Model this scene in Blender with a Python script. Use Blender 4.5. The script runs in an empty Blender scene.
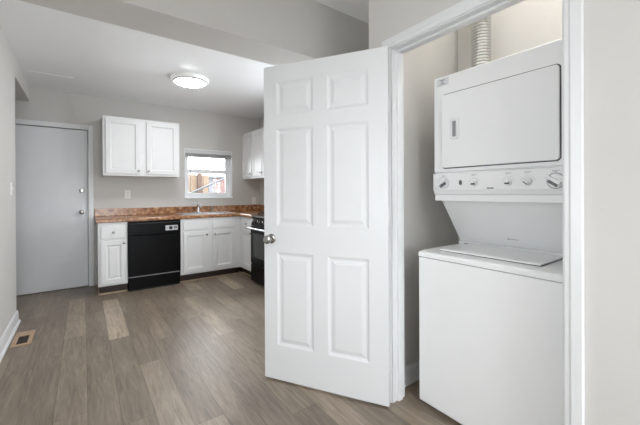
import bpy, bmesh, math, random
from mathutils import Vector, Matrix

random.seed(7)
C = bpy.context.scene.collection
PI = math.pi

# ------------------------------------------------------------ camera
cd = bpy.data.cameras.new('camera')
cam = bpy.data.objects.new('camera', cd)
C.objects.link(cam)
bpy.context.scene.camera = cam
cd.sensor_fit = 'HORIZONTAL'
cd.sensor_width = 36
cd.lens = 324.04 / 640 * 36
cd.shift_x = (320 - 319.43) / 640
cd.shift_y = (193.21 - 212.5) / 640
cd.clip_start = 0.02
H = 1.221
yw, pt, rl = (math.radians(a) for a in (36.049, -0.127, -0.254))
fwd = Vector((math.sin(yw) * math.cos(pt), math.cos(yw) * math.cos(pt), math.sin(pt)))
rt = Vector((math.cos(yw), -math.sin(yw), 0))
up = rt.cross(fwd).normalized()
rt2 = rt * math.cos(rl) + up * math.sin(rl)
up2 = -rt * math.sin(rl) + up * math.cos(rl)
R = Matrix((rt2, up2, -fwd)).transposed()
cam.matrix_world = Matrix.Translation((0, 0, H)) @ R.to_4x4()

# ------------------------------------------------------------ world, light, exposure
sc = bpy.context.scene
vs = sc.view_settings
vs.view_transform = 'Standard'
vs.look = 'None'
vs.gamma = 1
vs.use_curve_mapping = False
vs.exposure = 1.54
SKY = 5.0
LAMP = 18.0
FILL_LAMP = 17.0  # strength of the added fill lamp behind the camera
LAMP3 = 38.0
sc.cycles.diffuse_bounces = 8
w = bpy.data.worlds.new('world')
sc.world = w
w.use_nodes = True
wn = w.node_tree.nodes
wl = w.node_tree.links
bg = wn['Background']
tc = wn.new('ShaderNodeTexCoord')
nz = wn.new('ShaderNodeTexNoise')
nz.inputs['Scale'].default_value = 2.2
cr = wn.new('ShaderNodeValToRGB')
cr.color_ramp.elements[0].color = (0.88, 0.94, 1.0, 1)
cr.color_ramp.elements[1].color = (0.93, 0.97, 1.0, 1)
wl.new(tc.outputs['Generated'], nz.inputs['Vector'])
wl.new(nz.outputs['Fac'], cr.inputs['Fac'])
wl.new(cr.outputs['Color'], bg.inputs['Color'])
bg.inputs['Strength'].default_value = SKY


def portal(name, loc, rot, sx, sy):
    l = bpy.data.lights.new(name, 'AREA')
    l.shape = 'RECTANGLE'
    l.size = sx
    l.size_y = sy
    l.cycles.is_portal = True
    o = bpy.data.objects.new(name, l)
    o.location = loc
    o.rotation_euler = rot
    C.objects.link(o)


def area(name, loc, rot, sx, sy, power, col=(1, 1, 1)):
    l = bpy.data.lights.new(name, 'AREA')
    l.shape = 'RECTANGLE'
    l.size = sx
    l.size_y = sy
    l.energy = power
    l.color = col
    o = bpy.data.objects.new(name, l)
    o.location = loc
    o.rotation_euler = rot
    C.objects.link(o)


portal('kitchen_window_daylight', (1.63, 5.40, 1.52), (-PI / 2, 0, 0), 0.75, 0.78)
portal('added_rear_window_daylight', (0.35, -2.68, 1.35), (PI / 2, 0, 0), 1.6, 1.9)  # daylight through the added window behind the camera
portal('added_left_window_daylight', (-0.66, 0.70, 1.285), (0, -PI / 2, 0), 1.27, 0.4)  # daylight through the added window facing the laundry
portal('added_side_window_daylight', (2.66, 2.99, 1.5), (0, PI / 2, 0), 1.6, 0.78)  # daylight through the added window hidden by the open door

# ------------------------------------------------------------ materials
def mat(name, col, rough=0.5, metal=0.0, var=0.0, scale=8.0, bump=0.0, bscale=60.0, emit=None, es=0, spec=0.5, coat=0.0):
    m = bpy.data.materials.new(name)
    m.use_nodes = True
    nt = m.node_tree
    p = nt.nodes['Principled BSDF']
    p.inputs['Base Color'].default_value = (*col, 1)
    p.inputs['Roughness'].default_value = rough
    p.inputs['Metallic'].default_value = metal
    p.inputs['Specular IOR Level'].default_value = spec
    p.inputs['Coat Weight'].default_value = coat
    t = nt.nodes.new('ShaderNodeTexCoord')
    n = nt.nodes.new('ShaderNodeTexNoise')
    n.inputs['Scale'].default_value = scale
    n.inputs['Detail'].default_value = 4
    nt.links.new(t.outputs['Object'], n.inputs['Vector'])
    r = nt.nodes.new('ShaderNodeValToRGB')
    lo = [max(0, c * (1 - var)) for c in col]
    hi = [min(1, c * (1 + var)) for c in col]
    r.color_ramp.elements[0].position = 0.3
    r.color_ramp.elements[1].position = 0.7
    r.color_ramp.elements[0].color = (*lo, 1)
    r.color_ramp.elements[1].color = (*hi, 1)
    nt.links.new(n.outputs['Fac'], r.inputs['Fac'])
    nt.links.new(r.outputs['Color'], p.inputs['Base Color'])
    if bump:
        n2 = nt.nodes.new('ShaderNodeTexNoise')
        n2.inputs['Scale'].default_value = bscale
        n2.inputs['Detail'].default_value = 3
        nt.links.new(t.outputs['Object'], n2.inputs['Vector'])
        b = nt.nodes.new('ShaderNodeBump')
        b.inputs['Strength'].default_value = bump
        b.inputs['Distance'].default_value = 0.01
        nt.links.new(n2.outputs['Fac'], b.inputs['Height'])
        nt.links.new(b.outputs['Normal'], p.inputs['Normal'])
    if emit:
        p.inputs['Emission Color'].default_value = (*emit, 1)
        p.inputs['Emission Strength'].default_value = es
    return m


def ramp_mat(name, stops, scale, rough, detail=8, metal=0.0, stretch=(1, 1, 1), vor=0.0):
    m = bpy.data.materials.new(name)
    m.use_nodes = True
    nt = m.node_tree
    p = nt.nodes['Principled BSDF']
    p.inputs['Roughness'].default_value = rough
    p.inputs['Metallic'].default_value = metal
    t = nt.nodes.new('ShaderNodeTexCoord')
    mp = nt.nodes.new('ShaderNodeMapping')
    mp.inputs['Scale'].default_value = stretch
    nt.links.new(t.outputs['Object'], mp.inputs['Vector'])
    n = nt.nodes.new('ShaderNodeTexNoise')
    n.inputs['Scale'].default_value = scale
    n.inputs['Detail'].default_value = detail
    n.inputs['Roughness'].default_value = 0.7
    nt.links.new(mp.outputs['Vector'], n.inputs['Vector'])
    r = nt.nodes.new('ShaderNodeValToRGB')
    e = r.color_ramp.elements
    e[0].position, e[0].color = stops[0][0], (*stops[0][1], 1)
    e[1].position, e[1].color = stops[-1][0], (*stops[-1][1], 1)
    for pos, col in stops[1:-1]:
        q = e.new(pos)
        q.color = (*col, 1)
    nt.links.new(n.outputs['Fac'], r.inputs['Fac'])
    nt.links.new(r.outputs['Color'], p.inputs['Base Color'])
    return m


M_WALL = mat('greige_wall_paint', (0.575, 0.56, 0.535), 0.75, var=0.02, scale=2.5, bump=0.05, bscale=180)
M_CEILK = mat('glossy_kitchen_ceiling_paint', (0.88, 0.885, 0.89), 0.24, var=0.015, scale=2, bump=0.03, bscale=30)
M_CEIL = mat('flat_ceiling_paint', (0.86, 0.86, 0.85), 0.8, var=0.015)
M_TRIM = mat('white_trim_paint', (0.70, 0.705, 0.71), 0.38, var=0.01)
M_DOOR = mat('white_door_paint', (0.68, 0.685, 0.69), 0.42, var=0.008, bump=0.02, bscale=90)
M_EDOOR = mat('cool_white_entry_door_paint', (0.69, 0.70, 0.715), 0.45, var=0.01)
M_CAB = mat('white_cabinet_paint', (0.75, 0.75, 0.75), 0.45, var=0.01)
M_CABIN = mat('cabinet_underside_board', (0.55, 0.5, 0.43), 0.6, var=0.05)
M_TOE = mat('dark_brown_toe_kick', (0.035, 0.022, 0.016), 0.55, var=0.15)
M_SHOE = mat('unpainted_oak_shoe_strip', (0.52, 0.40, 0.27), 0.5, var=0.12, scale=20)
M_APPL = mat('white_enamel', (0.83, 0.835, 0.84), 0.28, var=0.005)
M_APPL2 = mat('white_control_plastic', (0.80, 0.805, 0.81), 0.4, var=0.005)
M_GREYP = mat('grey_plastic', (0.28, 0.28, 0.29), 0.45, var=0.05)
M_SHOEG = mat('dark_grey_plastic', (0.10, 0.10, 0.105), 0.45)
M_MARK = mat('grey_printing', (0.35, 0.35, 0.37), 0.6)
M_DARK = mat('dark_gap_shade_and_rubber', (0.06, 0.06, 0.065), 0.7)  # stands in for shade in gaps and slots; rubber on the feet
M_BLACK = mat('black_appliance_enamel', (0.003, 0.003, 0.0035), 0.3, var=0.1, spec=0.12)
M_BLACKM = mat('black_cast_iron', (0.012, 0.012, 0.013), 0.55, var=0.2)
M_GLASSB = mat('black_oven_glass', (0.03, 0.032, 0.032), 0.12)
M_CHROME = mat('chrome', (0.75, 0.75, 0.76), 0.12, metal=1.0)
M_NICKEL = mat('satin_nickel', (0.42, 0.41, 0.395), 0.2, metal=1.0)
M_STEEL = mat('brushed_stainless', (0.68, 0.68, 0.69), 0.28, metal=1.0, var=0.04, scale=30)
M_FOIL = mat('ribbed_aluminium_foil', (0.66, 0.66, 0.65), 0.22, metal=1.0, var=0.05, scale=25, bump=0.3, bscale=50)
M_COUNT = ramp_mat('brown_speckled_laminate', [(0.32, (0.07, 0.03, 0.016)), (0.45, (0.27, 0.12, 0.055)), (0.56, (0.42, 0.215, 0.105)), (0.70, (0.66, 0.44, 0.26))], 26, 0.2)
M_REG = ramp_mat('tan_wood_register', [(0.3, (0.34, 0.22, 0.13)), (0.7, (0.55, 0.40, 0.27))], 20, 0.5, stretch=(6, 1, 1))
M_VINYL = mat('white_vinyl_window', (0.84, 0.85, 0.86), 0.35)
M_BLIND = mat('pale_grey_blind', (0.62, 0.62, 0.63), 0.5, var=0.02)
M_BLINDS = mat('grey_blind_slats', (0.40, 0.40, 0.41), 0.5, var=0.04)
M_PLATE = mat('white_plastic_plate', (0.8, 0.79, 0.77), 0.4)
M_LENS = mat('glowing_lamp_lens', (0.9, 0.9, 0.88), 0.5, emit=(0.97, 0.985, 1.0), es=LAMP)
M_FILL_LENS = mat('added_fill_lamp_lens', (0.9, 0.9, 0.88), 0.5, emit=(0.97, 0.985, 1.0), es=FILL_LAMP)  # lens of the unseen lamp added as fill
M_LENS3 = mat('glowing_bulb', (0.9, 0.9, 0.88), 0.5, emit=(1.0, 0.985, 0.96), es=LAMP3)
M_RIM = mat('frosted_lamp_rim', (0.85, 0.85, 0.84), 0.5, emit=(1.0, 0.99, 0.97), es=0.07)
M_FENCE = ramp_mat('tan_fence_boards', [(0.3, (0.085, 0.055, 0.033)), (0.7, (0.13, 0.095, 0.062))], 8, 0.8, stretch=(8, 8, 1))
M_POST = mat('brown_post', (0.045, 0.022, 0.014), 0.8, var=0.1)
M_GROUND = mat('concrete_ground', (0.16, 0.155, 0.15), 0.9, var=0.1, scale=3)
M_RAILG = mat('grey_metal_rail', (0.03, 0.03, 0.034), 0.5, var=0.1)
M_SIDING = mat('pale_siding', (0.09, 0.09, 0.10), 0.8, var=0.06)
M_STICK = mat('pale_grey_sticker', (0.66, 0.67, 0.68), 0.4)


def brick_material():
    m = bpy.data.materials.new('red_brick')
    m.use_nodes = True
    nt = m.node_tree
    p = nt.nodes['Principled BSDF']
    p.inputs['Roughness'].default_value = 0.9
    t = nt.nodes.new('ShaderNodeTexCoord')
    mp = nt.nodes.new('ShaderNodeMapping')
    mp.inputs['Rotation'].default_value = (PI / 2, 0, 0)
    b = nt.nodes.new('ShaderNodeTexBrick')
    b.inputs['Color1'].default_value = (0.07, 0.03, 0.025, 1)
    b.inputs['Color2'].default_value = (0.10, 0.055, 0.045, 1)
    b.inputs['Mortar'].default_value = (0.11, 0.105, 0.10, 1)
    b.inputs['Scale'].default_value = 3
    nt.links.new(t.outputs['Object'], mp.inputs['Vector'])
    nt.links.new(mp.outputs['Vector'], b.inputs['Vector'])
    nt.links.new(b.outputs['Color'], p.inputs['Base Color'])
    return m


M_BRICK = brick_material()


def glass_material():
    m = bpy.data.materials.new('window_glass')
    m.use_nodes = True
    nt = m.node_tree
    nt.nodes.remove(nt.nodes['Principled BSDF'])
    out = nt.nodes['Material Output']
    tr = nt.nodes.new('ShaderNodeBsdfTransparent')
    gl = nt.nodes.new('ShaderNodeBsdfGlossy')
    gl.inputs['Roughness'].default_value = 0.02
    fr = nt.nodes.new('ShaderNodeFresnel')
    fr.inputs['IOR'].default_value = 1.4
    mx = nt.nodes.new('ShaderNodeMixShader')
    nt.links.new(fr.outputs['Fac'], mx.inputs['Fac'])
    nt.links.new(tr.outputs['BSDF'], mx.inputs[1])
    nt.links.new(gl.outputs['BSDF'], mx.inputs[2])
    nt.links.new(mx.outputs['Shader'], out.inputs['Surface'])
    return m


M_GLASS = glass_material()


def floor_material():
    m = bpy.data.materials.new('taupe_vinyl_planks')
    m.use_nodes = True
    nt = m.node_tree
    N = nt.nodes
    L = nt.links
    p = N['Principled BSDF']
    p.inputs['Specular IOR Level'].default_value = 0.8
    at = N.new('ShaderNodeAttribute')
    at.attribute_name = 'tone'
    uv = N.new('ShaderNodeUVMap')
    t = N.new('ShaderNodeTexCoord')
    # per plank offset of the grain
    cmb = N.new('ShaderNodeCombineXYZ')
    mul = N.new('ShaderNodeMath'); mul.operation = 'MULTIPLY'; mul.inputs[1].default_value = 37.0
    sep = N.new('ShaderNodeSeparateColor')
    L.new(at.outputs['Color'], sep.inputs['Color'])
    L.new(sep.outputs['Blue'], mul.inputs[0])
    L.new(mul.outputs[0], cmb.inputs['X'])
    L.new(mul.outputs[0], cmb.inputs['Y'])
    add = N.new('ShaderNodeVectorMath'); add.operation = 'ADD'
    L.new(t.outputs['Object'], add.inputs[0])
    L.new(cmb.outputs[0], add.inputs[1])
    mp = N.new('ShaderNodeMapping')
    mp.inputs['Scale'].default_value = (26, 2.4, 1)
    L.new(add.outputs[0], mp.inputs['Vector'])
    n1 = N.new('ShaderNodeTexNoise')
    n1.inputs['Scale'].default_value = 1.6
    n1.inputs['Detail'].default_value = 6
    n1.inputs['Roughness'].default_value = 0.62
    n1.inputs['Distortion'].default_value = 1.1
    L.new(mp.outputs['Vector'], n1.inputs['Vector'])
    mp2 = N.new('ShaderNodeMapping')
    mp2.inputs['Scale'].default_value = (7, 1.1, 1)
    L.new(add.outputs[0], mp2.inputs['Vector'])
    n2 = N.new('ShaderNodeTexNoise')
    n2.inputs['Scale'].default_value = 1.3
    n2.inputs['Detail'].default_value = 3
    L.new(mp2.outputs['Vector'], n2.inputs['Vector'])
    r1 = N.new('ShaderNodeValToRGB')
    e = r1.color_ramp.elements
    e[0].position = 0.30; e[0].color = (0.70, 0.67, 0.64, 1)
    e[1].position = 0.66; e[1].color = (1.30, 1.29, 1.27, 1)
    L.new(n1.outputs['Fac'], r1.inputs['Fac'])
    r2 = N.new('ShaderNodeValToRGB')
    e = r2.color_ramp.elements
    e[0].position = 0.28; e[0].color = (0.78, 0.76, 0.76, 1)
    e[1].position = 0.62; e[1].color = (1.08, 1.07, 1.04, 1)
    L.new(n2.outputs['Fac'], r2.inputs['Fac'])
    base = N.new('ShaderNodeMix'); base.data_type = 'RGBA'
    base.inputs[6].default_value = (0.19, 0.154, 0.120, 1)
    base.inputs[7].default_value = (0.52, 0.43, 0.33, 1)
    L.new(sep.outputs['Red'], base.inputs[0])
    m1 = N.new('ShaderNodeMix'); m1.data_type = 'RGBA'; m1.blend_type = 'MULTIPLY'; m1.inputs[0].default_value = 1
    L.new(base.outputs[2], m1.inputs[6]); L.new(r1.outputs['Color'], m1.inputs[7])
    m2 = N.new('ShaderNodeMix'); m2.data_type = 'RGBA'; m2.blend_type = 'MULTIPLY'; m2.inputs[0].default_value = 1.0
    L.new(m1.outputs[2], m2.inputs[6]); L.new(r2.outputs['Color'], m2.inputs[7])
    # joint lines from the plank's own UV (metres from its edges)
    su = N.new('ShaderNodeSeparateXYZ')
    L.new(uv.outputs['UV'], su.inputs[0])
    def edge(sock, length):
        a = N.new('ShaderNodeMath'); a.operation = 'SUBTRACT'; a.inputs[0].default_value = length
        L.new(sock, a.inputs[1])
        b = N.new('ShaderNodeMath'); b.operation = 'MINIMUM'
        L.new(sock, b.inputs[0]); L.new(a.outputs[0], b.inputs[1])
        return b
    ex = edge(su.outputs['X'], 0.152)
    ey = edge(su.outputs['Y'], 1.22)
    mn = N.new('ShaderNodeMath'); mn.operation = 'MINIMUM'
    L.new(ex.outputs[0], mn.inputs[0]); L.new(ey.outputs[0], mn.inputs[1])
    ls = N.new('ShaderNodeMath'); ls.operation = 'LESS_THAN'; ls.inputs[1].default_value = 0.0012
    L.new(mn.outputs[0], ls.inputs[0])
    m3 = N.new('ShaderNodeMix'); m3.data_type = 'RGBA'; m3.blend_type = 'MULTIPLY'
    m3.inputs[7].default_value = (0.45, 0.43, 0.42, 1)
    L.new(ls.outputs[0], m3.inputs[0])
    L.new(m2.outputs[2], m3.inputs[6])
    L.new(m3.outputs[2], p.inputs['Base Color'])
    rr = N.new('ShaderNodeMapRange')
    rr.inputs['To Min'].default_value = 0.34
    rr.inputs['To Max'].default_value = 0.46
    L.new(n1.outputs['Fac'], rr.inputs['Value'])
    L.new(rr.outputs[0], p.inputs['Roughness'])
    b = N.new('ShaderNodeBump')
    b.inputs['Strength'].default_value = 0.12
    b.inputs['Distance'].default_value = 0.004
    L.new(n1.outputs['Fac'], b.inputs['Height'])
    L.new(b.outputs['Normal'], p.inputs['Normal'])
    return m


M_FLOOR = floor_material()

# ------------------------------------------------------------ helpers
def wm(o):
    if o is None:
        return Matrix.Identity(4)
    return wm(o.parent) @ o.matrix_parent_inverse @ o.matrix_basis


def obj(name, bm, m, parent=None, bevel=0.0, smooth=False, seg=2, center=True):
    """link a bmesh (in world coordinates) as one mesh object, its origin at the base centre"""
    bmesh.ops.recalc_face_normals(bm, faces=bm.faces)
    me = bpy.data.meshes.new(name)
    off = Vector((0, 0, 0))
    if center and len(bm.verts):
        xs = [v.co.x for v in bm.verts]; ys = [v.co.y for v in bm.verts]; zs = [v.co.z for v in bm.verts]
        off = Vector(((min(xs) + max(xs)) / 2, (min(ys) + max(ys)) / 2, min(zs)))
        bmesh.ops.translate(bm, verts=bm.verts, vec=-off)
    bm.to_mesh(me)
    bm.free()
    me.materials.append(m)
    if smooth:
        for p in me.polygons:
            p.use_smooth = True
    o = bpy.data.objects.new(name, me)
    C.objects.link(o)
    o.location = off
    if parent:
        o.parent = parent
        o.matrix_parent_inverse = wm(parent).inverted()
    if bevel:
        b = o.modifiers.new('bevel', 'BEVEL')
        b.width = bevel
        b.segments = seg
        b.limit_method = 'ANGLE'
        b.angle_limit = math.radians(40)
        b.harden_normals = False
    if smooth:
        try:
            me.set_sharp_from_angle(angle=math.radians(35))
        except Exception:
            pass
    return o


def tag(o, label=None, cat=None, group=None, kind=None):
    if label: o['label'] = label
    if cat: o['category'] = cat
    if group: o['group'] = group
    if kind: o['kind'] = kind
    return o


def thing(name, label, cat, loc=(0, 0, 0), group=None, kind=None):
    o = bpy.data.objects.new(name, None)
    o.empty_display_size = 0.1
    o.location = loc
    C.objects.link(o)
    return tag(o, label, cat, group, kind)


def bx(bm, x0, x1, y0, y1, z0, z1):
    vs_ = [bm.verts.new(p) for p in ((x0, y0, z0), (x1, y0, z0), (x1, y1, z0), (x0, y1, z0), (x0, y0, z1), (x1, y0, z1), (x1, y1, z1), (x0, y1, z1))]
    for f in ((0, 3, 2, 1), (4, 5, 6, 7), (0, 1, 5, 4), (1, 2, 6, 5), (2, 3, 7, 6), (3, 0, 4, 7)):
        bm.faces.new([vs_[i] for i in f])
    return bm


def box(name, dims, m, parent=None, bevel=0.0):
    return obj(name, bx(bmesh.new(), *dims), m, parent, bevel)


def boxes(name, L, m, parent=None, bevel=0.0):
    bm = bmesh.new()
    for d in L:
        bx(bm, *d)
    return obj(name, bm, m, parent, bevel)


def prism(bm, pts, axis, a0, a1):
    """extrude a polygon; axis 'y': pts are (x,z); axis 'x': pts are (y,z); axis 'z': pts are (x,y)"""
    def P(p, a):
        return {'y': (p[0], a, p[1]), 'x': (a, p[0], p[1]), 'z': (p[0], p[1], a)}[axis]
    A = [bm.verts.new(P(p, a0)) for p in pts]
    B = [bm.verts.new(P(p, a1)) for p in pts]
    n = len(pts)
    bm.faces.new(A[::-1])
    bm.faces.new(B)
    for i in range(n):
        bm.faces.new((A[i], A[(i + 1) % n], B[(i + 1) % n], B[i]))
    return bm


def lathe(bm, prof, origin, axis=(0, 0, 1), n=24):
    """revolve (r, t) profile about axis from origin"""
    ax = Vector(axis).normalized()
    t1 = ax.orthogonal().normalized()
    t2 = ax.cross(t1)
    O = Vector(origin)
    rings = []
    for r, t in prof:
        if r < 1e-6:
            rings.append([bm.verts.new(O + ax * t)])
        else:
            rings.append([bm.verts.new(O + ax * t + (t1 * math.cos(2 * PI * k / n) + t2 * math.sin(2 * PI * k / n)) * r) for k in range(n)])
    for a, b in zip(rings, rings[1:]):
        for k in range(n):
            k2 = (k + 1) % n
            if len(a) == 1 and len(b) == 1:
                continue
            if len(a) == 1:
                bm.faces.new((a[0], b[k], b[k2]))
            elif len(b) == 1:
                bm.faces.new((a[k], b[0], a[k2]))
            else:
                bm.faces.new((a[k], b[k], b[k2], a[k2]))
    if len(rings[0]) > 1:
        bm.faces.new(rings[0][::-1])
    if len(rings[-1]) > 1:
        bm.faces.new(rings[-1])
    return bm


def tube(bm, pts, r, n=12):
    pts = [Vector(p) for p in pts]
    rings = []
    prev = None
    for i, p in enumerate(pts):
        d = (pts[min(i + 1, len(pts) - 1)] - pts[max(i - 1, 0)]).normalized()
        if prev is None:
            a = d.orthogonal().normalized()
        else:
            a = (prev - d * prev.dot(d)).normalized()
        prev = a
        b = d.cross(a)
        rr = r[i] if isinstance(r, (list, tuple)) else r
        rings.append([bm.verts.new(p + (a * math.cos(2 * PI * k / n) + b * math.sin(2 * PI * k / n)) * rr) for k in range(n)])
    for a, b in zip(rings, rings[1:]):
        for k in range(n):
            bm.faces.new((a[k], a[(k + 1) % n], b[(k + 1) % n], b[k]))
    bm.faces.new(rings[0][::-1])
    bm.faces.new(rings[-1])
    return bm


def relief(bm, a0, a1, b0, b1, T, panels, prof, MP):
    """slab with moulded panels on its front. MP maps (a, b, n) to a point, n = 0 at the front, -T at the back"""
    As = sorted({a0, a1} | {p[0] for p in panels} | {p[1] for p in panels})
    Bs = sorted({b0, b1} | {p[2] for p in panels} | {p[3] for p in panels})
    cache = {}
    def V(a, b, n):
        k = (round(a, 5), round(b, 5), round(n, 5))
        if k not in cache:
            cache[k] = bm.verts.new(MP(a, b, n))
        return cache[k]
    def inpanel(a, b):
        return any(p[0] < a < p[1] and p[2] < b < p[3] for p in panels)
    for i in range(len(As) - 1):
        for j in range(len(Bs) - 1):
            A, B_, Cc, D = As[i], As[i + 1], Bs[j], Bs[j + 1]
            bm.faces.new((V(A, Cc, -T), V(B_, Cc, -T), V(B_, D, -T), V(A, D, -T)))
            if not inpanel((A + B_) / 2, (Cc + D) / 2):
                bm.faces.new((V(A, Cc, 0), V(B_, Cc, 0), V(B_, D, 0), V(A, D, 0)))
    for i in range(len(As) - 1):
        for b in (b0, b1):
            bm.faces.new((V(As[i], b, 0), V(As[i + 1], b, 0), V(As[i + 1], b, -T), V(As[i], b, -T)))
    for j in range(len(Bs) - 1):
        for a in (a0, a1):
            bm.faces.new((V(a, Bs[j], 0), V(a, Bs[j + 1], 0), V(a, Bs[j + 1], -T), V(a, Bs[j], -T)))
    for (pa, pb, pc, pd) in panels:
        # outer loop follows every grid vertex on the border
        ia = [a for a in As if pa <= a <= pb]
        ib = [b for b in Bs if pc <= b <= pd]
        outer = [(a, pc) for a in ia] + [(pb, b) for b in ib[1:]] + [(a, pd) for a in ia[::-1][1:]] + [(pa, b) for b in ib[::-1][1:-1]]
        def clampin(a, b, ins):
            return (min(max(a, pa + ins), pb - ins), min(max(b, pc + ins), pd - ins))
        prev = [V(a, b, 0) for a, b in outer]
        for ins, dep in prof:
            cur = [bm.verts.new(MP(*clampin(a, b, ins), dep)) for a, b in outer]
            for k in range(len(outer)):
                k2 = (k + 1) % len(outer)
                bm.faces.new((prev[k], prev[k2], cur[k2], cur[k]))
            prev = cur
        bm.faces.new(prev)
    return bm


PROF_DOOR = [(0.006, -0.004), (0.016, -0.0085), (0.024, -0.0085), (0.046, -0.002)]
PROF_RAISED = [(0.014, -0.010), (0.022, -0.010), (0.038, -0.003)]
PROF_FLAT = [(0.012, -0.010)]
PROF_SINK = [(0.024, -0.013)]
PROF_DRAW = [(0.010, 0.004)]


def rect_round(a0, a1, b0, b1, r, n=6):
    out = []
    for cx, cy, s in ((a1 - r, b1 - r, 0), (a0 + r, b1 - r, 1), (a0 + r, b0 + r, 2), (a1 - r, b0 + r, 3)):
        for k in range(n + 1):
            t = (s + k / n) * PI / 2
            out.append((cx + r * math.cos(t), cy + r * math.sin(t)))
    return out


# ------------------------------------------------------------ setting: floor
V_BACK = 5.243
U_L = -0.522
U_R = 2.51
UW = 1.443
ZK = 2.52
ZL = 2.80

def build_floor():
    bm = bmesh.new()
    uvl = bm.loops.layers.uv.new('UVMap')
    col = bm.loops.layers.color.new('tone')
    U0, U1, V0, V1 = -1.9, 2.7, -2.75, V_BACK + 0.14
    W, Ln = 0.152, 1.22
    rnd = random.Random(31)
    joint = {0: 3.207, 1: 2.62, 2: 2.98, -1: 4.05, -2: 3.45, -3: 4.35, 3: 3.75, 4: 3.30, 5: 2.75, 6: 4.22, 7: 3.30, 8: 2.70, 9: 3.95, -4: 3.0}
    special = {(0, 0): 0.72, (7, 0): 0.50, (6, 0): 0.66, (9, 0): 0.75, (4, 0): 0.3, (2, 0): 0.45, (-1, -1): 0.18, (1, 0): 0.22, (5, 1): 0.1, (8, 1): 0.2}
    k0 = int(math.floor((U0 - 0.165) / W))
    k1 = int(math.ceil((U1 - 0.165) / W))
    for k in range(k0, k1):
        j0 = joint.get(k, rnd.random() * Ln + 2)
        n = -8
        while True:
            va = j0 + n * Ln
            vb_ = va + Ln
            if va > V1: break
            if vb_ > V0:
                ua = 0.165 + k * W
                ub = ua + W
                cua, cub = max(ua, U0), min(ub, U1)
                cva, cvb = max(va, V0), min(vb_, V1)
                t = special.get((k, n), 0.0 + 0.58 * rnd.random() ** 1.4)
                b = rnd.random()
                f = bm.faces.new([bm.verts.new((x, y, 0)) for x, y in ((cua, cva), (cub, cva), (cub, cvb), (cua, cvb))])
                for lp in f.loops:
                    lp[uvl].uv = (lp.vert.co.x - ua, lp.vert.co.y - va)
                    lp[col] = (t, t, b, 1)
            n += 1
    me = bpy.data.meshes.new('floor')
    bm.to_mesh(me)
    bm.free()
    me.materials.append(M_FLOOR)
    o = bpy.data.objects.new('floor', me)
    C.objects.link(o)
    tag(o, kind='structure')


build_floor()

def struct(name, L, m, bevel=0.0):
    o = boxes(name, L, m, None, bevel)
    o['kind'] = 'structure'
    return o


# window opening in the back wall; entry door opening
WU0, WU1, WZ0, WZ1 = 1.257, 2.008, 1.137, 1.91
DU0, DU1, DZ1 = -0.775, 0.050, 2.055
VB2 = V_BACK + 0.14
struct('wall_back', [
    (-1.9, DU0, V_BACK, VB2, 0, ZK), (DU0, DU1, V_BACK, VB2, DZ1, ZK), (DU1, WU0, V_BACK, VB2, 0, ZK),
    (WU0, WU1, V_BACK, VB2, 0, WZ0), (WU0, WU1, V_BACK, VB2, WZ1, ZK), (WU1, 2.7, V_BACK, VB2, 0, ZK)], M_WALL)
struct('wall_left', [
    (U_L - 0.12, U_L, 0.90, 4.19, 0, ZL), (U_L - 0.12, U_L, -2.6, 0.50, 0, ZL), (U_L - 0.12, U_L, 0.50, 0.90, 0, 0.65), (U_L - 0.12, U_L, 0.50, 0.90, 1.92, ZL), (U_L - 0.12, U_L, 4.19, V_BACK, 2.34, ZK)], M_WALL)
struct('wall_alcove', [(-1.9, -1.78, 2.9, V_BACK, 0, ZK), (-1.78, U_L - 0.12, 2.9, 3.0, 0, ZK)], M_WALL)
struct('wall_right', [(U_R, 2.7, 1.452, 2.60, 0, ZL), (U_R, 2.7, 3.38, V_BACK, 0, ZL), (U_R, 2.7, 2.60, 3.38, 0, 0.7), (U_R, 2.7, 2.60, 3.38, 2.3, ZL)], M_WALL)
# laundry partition: stub, over-door piece, long piece towards the camera, closet sides and back
JV0, JV1, JZ = 0.425, 1.285, 2.065
struct('wall_laundry', [
    (UW, 1.545, JV1, 1.452, 0, ZL), (UW, 1.545, JV0, JV1, JZ, ZL), (UW, 1.545, -2.6, JV0, 0, ZL),
    (1.545, U_R, 1.36, 1.452, 0, ZL), (2.285, 2.385, 0.28, 1.36, 0, ZL), (1.545, 2.385, 0.20, 0.28, 0, ZL)], M_WALL)
struct('wall_living', [
    (U_L - 0.12, -0.45, -2.72, -2.6, 0, ZL), (1.15, UW + 0.1, -2.72, -2.6, 0, ZL),
    (-0.45, 1.15, -2.72, -2.6, 0, 0.4), (-0.45, 1.15, -2.72, -2.6, 2.3, ZL)], M_WALL)
struct('ceiling', [(-1.9, 2.7, 2.513, VB2, ZK, ZK + 0.1)], M_CEILK)
struct('ceiling_living', [(U_L - 0.12, 2.7, -2.72, 2.181, ZL, ZL + 0.1)], M_CEIL)
struct('ceiling_beam', [(U_L, U_R, 2.181, 2.513, 2.329, ZL + 0.05)], M_WALL)

# ceiling access panel
o = box('access_panel', (-0.47, -0.085, 4.56, 4.98, ZK - 0.006, ZK), M_CEILK, None, 0.002)
tag(o, 'thin square access panel set in the kitchen ceiling above the grey entry door', 'ceiling panel')

# baseboards
bm = bmesh.new()
prism(bm, [(U_L, 0), (U_L + 0.030, 0), (U_L + 0.028, 0.010), (U_L + 0.022, 0.018), (U_L + 0.015, 0.021), (U_L + 0.014, 0.090), (U_L + 0.008, 0.108), (U_L, 0.114)], 'y', -2.6, 4.20)
o = obj('baseboard_left', bm, M_TRIM); o['kind'] = 'structure'
bm = bmesh.new()
prism(bm, [(1.36, 0), (1.325, 0), (1.330, 0.018), (1.344, 0.024), (1.345, 0.075), (1.352, 0.095), (1.36, 0.10)], 'x', 1.546, 2.284)
o = obj('baseboard_closet', bm, M_TRIM); o['kind'] = 'structure'

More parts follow.
